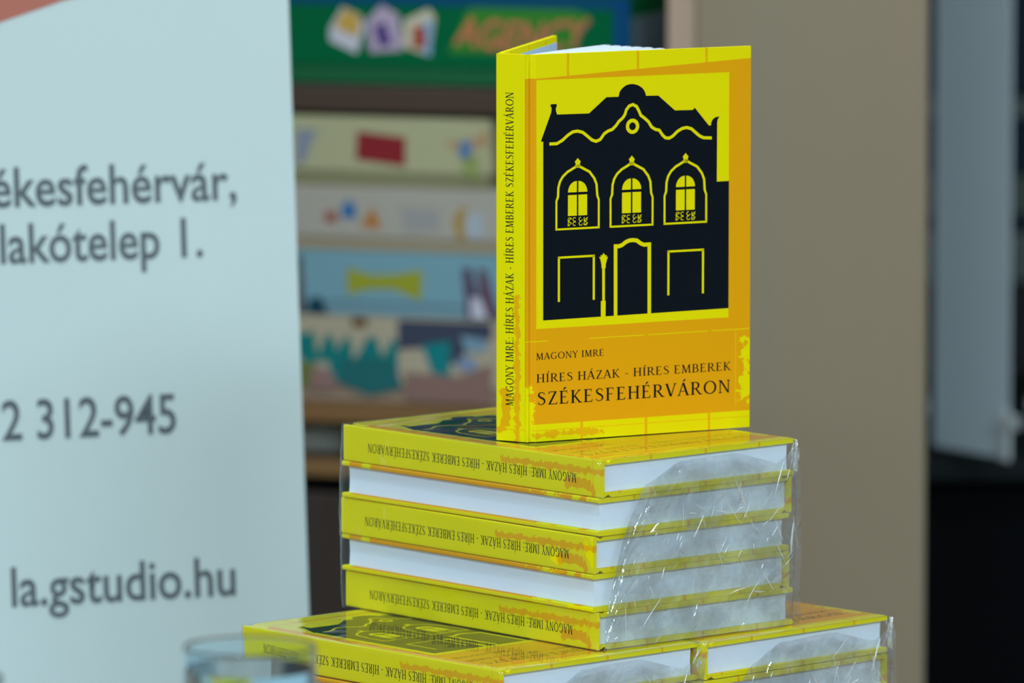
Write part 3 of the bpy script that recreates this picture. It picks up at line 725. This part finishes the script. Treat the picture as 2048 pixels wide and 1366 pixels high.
p4([(-120, -120), (-80, -118), (-72, -140), (-98, -146), (-122, -138)], (.02, .15, .15), 2)
p4([(-112, -89.5), (-100, -89.5), (-99, -96), (-111, -97)], (.16, .08, .03), 1)
p4([(-76, -90), (-4, -90), (-4, -102), (-20, -106), (-30, -122), (-42, -118), (-58, -110), (-76, -112)], (.055, .065, .10), 1)
p4([(-58, -108), (-36, -104), (-36, -130), (-50, -128), (-54, -116)], (.010, .22, .23), 2)
p4([(-28, -100), (-10, -102), (-6, -110), (-24, -112)], (.20, .33, .42), 2)
p4([(-30, -116), (-16, -116), (-16, -126), (-30, -124)], (.22, .30, .44), 3)
p4([(-72, -128), (-30, -130), (-4, -120), (-4, -150), (-70, -148)], (.27, .16, .13), 1)
p4([(-153, -124), (-140, -124), (-136, -142), (-153, -140)], (.16, .19, .05), 2)
p4([(-142, -126), (-126, -130), (-122, -142), (-144, -143)], (.30, .18, .16), 3)
# rounded grey pouch in the low compartment
M_pouch = newmat('grey_cloth', (.34, .37, .33), .9); f = noise_n(M_pouch, coords(M_pouch), 60, 4); bump(M_pouch, f, .4, .003)
bm = bmesh.new(); bmesh.ops.create_cube(bm, size=1); bmesh.ops.subdivide_edges(bm, edges=bm.edges[:], cuts=3, use_grid_fill=True)
for v_ in bm.verts:
    c_ = v_.co; k_ = 1 - .10*((abs(c_.x)*2)**4 + (abs(c_.z)*2)**4 + (abs(c_.y)*2)**4)/2; v_.co = Vector((c_.x*.22*k_, c_.y*.20*k_, c_.z*.0265*ks*(1.0 + .04*noise.noise(c_*4))))
me = bpy.data.meshes.new('cloth_pouch'); bm.to_mesh(me); bm.free(); me.polygons.foreach_set('use_smooth', [True]*len(me.polygons))
po = link('cloth_pouch', me, M_pouch); po.matrix_world = MS @ Matrix.Translation((-.215*ks, .13, S(0, -195.8)[1]+.0133)); po.modifiers.new('s', 'SUBSURF').levels = 2
po.modifiers['s'].render_levels = 2
tag(po, 'rounded grey cloth pouch in the low compartment under the board games', 'pouch')

M_kraft = newmat('brown_cardboard', (.26, .17, .11), .8); f = noise_n(M_kraft, coords(M_kraft), 90, 3); bump(M_kraft, f, .15, .001)
ka, kb_ = S(-104, -195.5), S(70, -170)
kx = thing('cardboard_box', 'brown cardboard box beside the grey pouch under the board games', 'box', MS @ Matrix.Translation((ka[0], .03, ka[1])))
box('box_body', (0, 0, 0), (kb_[0]-ka[0], .24, kb_[1]-ka[1]-.002), M_kraft, kx, .001)
box('box_flap', (.001, -.0008, kb_[1]-ka[1]-.010), (kb_[0]-ka[0]-.001, .24, kb_[1]-ka[1]), M_kraft, kx, .0006)

# ------------------------------------------------------------ beige laminate panel
M_lam = newmat('beige_laminate', (.22, .195, .135), .5)
f1 = noise_n(M_lam, coords(M_lam, (28, 5, .3)), 1, 3, .5); f2 = noise_n(M_lam, coords(M_lam, (400, 5, 6)), 1, 3, .5)
setcol(M_lam, mixc(M_lam, f1*.7 + f2*.3, (.265, .190, .118), (.225, .205, .130)))
PZ = 5.69
pa, pb = cv_ + ray(1393, 600)*PZ, cv_ + ray(1850, 600)*PZ
pn = thing('laminate_panel', 'tall beige wood laminate panel standing right of the game shelf', 'panel', Matrix.Translation((pa.x, pa.y, 0)))
box('board', (0, 0, .03), (pb.x-pa.x, .022, 2.05), M_lam, pn, .0015)
M_edge = newmat('panel_edge_band', (.26, .24, .17), .5)
box('edge_band', (pb.x-pa.x, .0005, .03), (pb.x-pa.x+.0012, .0215, 2.05), M_edge, pn)
box('foot_block', (.01, .022, 0), (.05, .10, .05), M_metal, pn, .002); box('foot_block', (pb.x-pa.x-.05, .022, 0), (pb.x-pa.x-.01, .10, .05), M_metal, pn, .002)
box('foot_block', (.01, .0, 0), (pb.x-pa.x-.01, .022, .03), M_metal, pn, .002)

# ------------------------------------------------------------ vertical blind in front of the night window
M_slat = newmat('blind_fabric', (.62, .80, .88), .8); f = noise_n(M_slat, coords(M_slat), 500, 2); bump(M_slat, f, .1, .0005)
M_hem = newmat('blind_weight', (.62, .74, .78), .5)
VZ = 6.3; vc = cv_ + ray(1944, 600)*VZ; vr = cv_ + ray(2030, 900)*VZ
vb = thing('vertical_blind', 'grey blue vertical blind hanging in front of the dark window at right', 'blind', Matrix.Translation((vc.x, vc.y, 0)))
for k in range(3):
    sl = box('slat', (-.056, -.0006, vr.z-.004), (.056, .0006, 2.42), M_slat, vb)
    sl.location = (.112*k, 0, 0); sl.rotation_euler = (0, 0, R(-57))
    hm = box('weight_pocket', (.044, -.0022, vr.z-.006), (.0565, .0022, vr.z+.040), M_hem, sl, .001)
    ch = box('chain_link', (.055, -.012, vr.z+.026), (.085, -.009, vr.z+.038), M_hem, sl, .001)
    ch2 = box('chain_link', (-.085, -.012, vr.z+.026), (-.055, -.009, vr.z+.038), M_hem, sl, .001)
box('head_rail', (-.6, -.025, 2.42), (.6, .025, 2.46), M_hem, vb, .003)

# grey bars added for the pale bands showing in the dark glass, and sill
M_band = newmat('grey_green_band', (.085, .115, .105), .6)
def bar_at(name, ya, yb, Z, y0, y1, mat, par, zc=None):
    za = (cv_ + ray(1850, ya)*Z).z; zb = (cv_ + ray(1850, yb)*Z).z
    return box(name, (WX0+.05, y0, min(za, zb)), (WX1-.05, y1, max(za, zb)), mat, par, .002)
ZW = (YB + .03 + 4.2137)/math.cos(TH)*.9975
bar_at('window_band', 352, 428, ZW, YB+.02, YB+.05, M_band, wn)
b_ = bar_at('window_band', 196, 232, ZW, YB+.02, YB+.05, M_frame, wn)
YV = vc.y
M_sill = newmat('sill_stone', (.008, .013, .015), .5, .1)
sl_ = box('window_sill', (WX0-.04, YV+.03, 0), (WX1+.04, YB+.02, .02), M_sill, wn, .003)
sl_.location.z = (cv_ + ray(1940, 958)*(YV+.03+4.2137)).z - .01
# low black cabinet under the sill
M_blk = newmat('black_laminate', (.002, .003, .004), .6, .05)
kb = thing('low_cabinet', 'low black cabinet under the dark window at the right edge', 'cabinet', Matrix.Translation((.15, YV+.06, 0)))
zc = sl_.location.z - .006
box('carcass', (0, .02, .05), (1.2, .40, zc), M_blk, kb, .002)
for k in range(3):
    dk = box('door', (.003+.4*k, 0, .055), (.397+.4*k, .019, zc-.004), M_blk, kb, .0015)
box('plinth', (.02, .05, 0), (1.18, .38, .05), M_blk, kb)
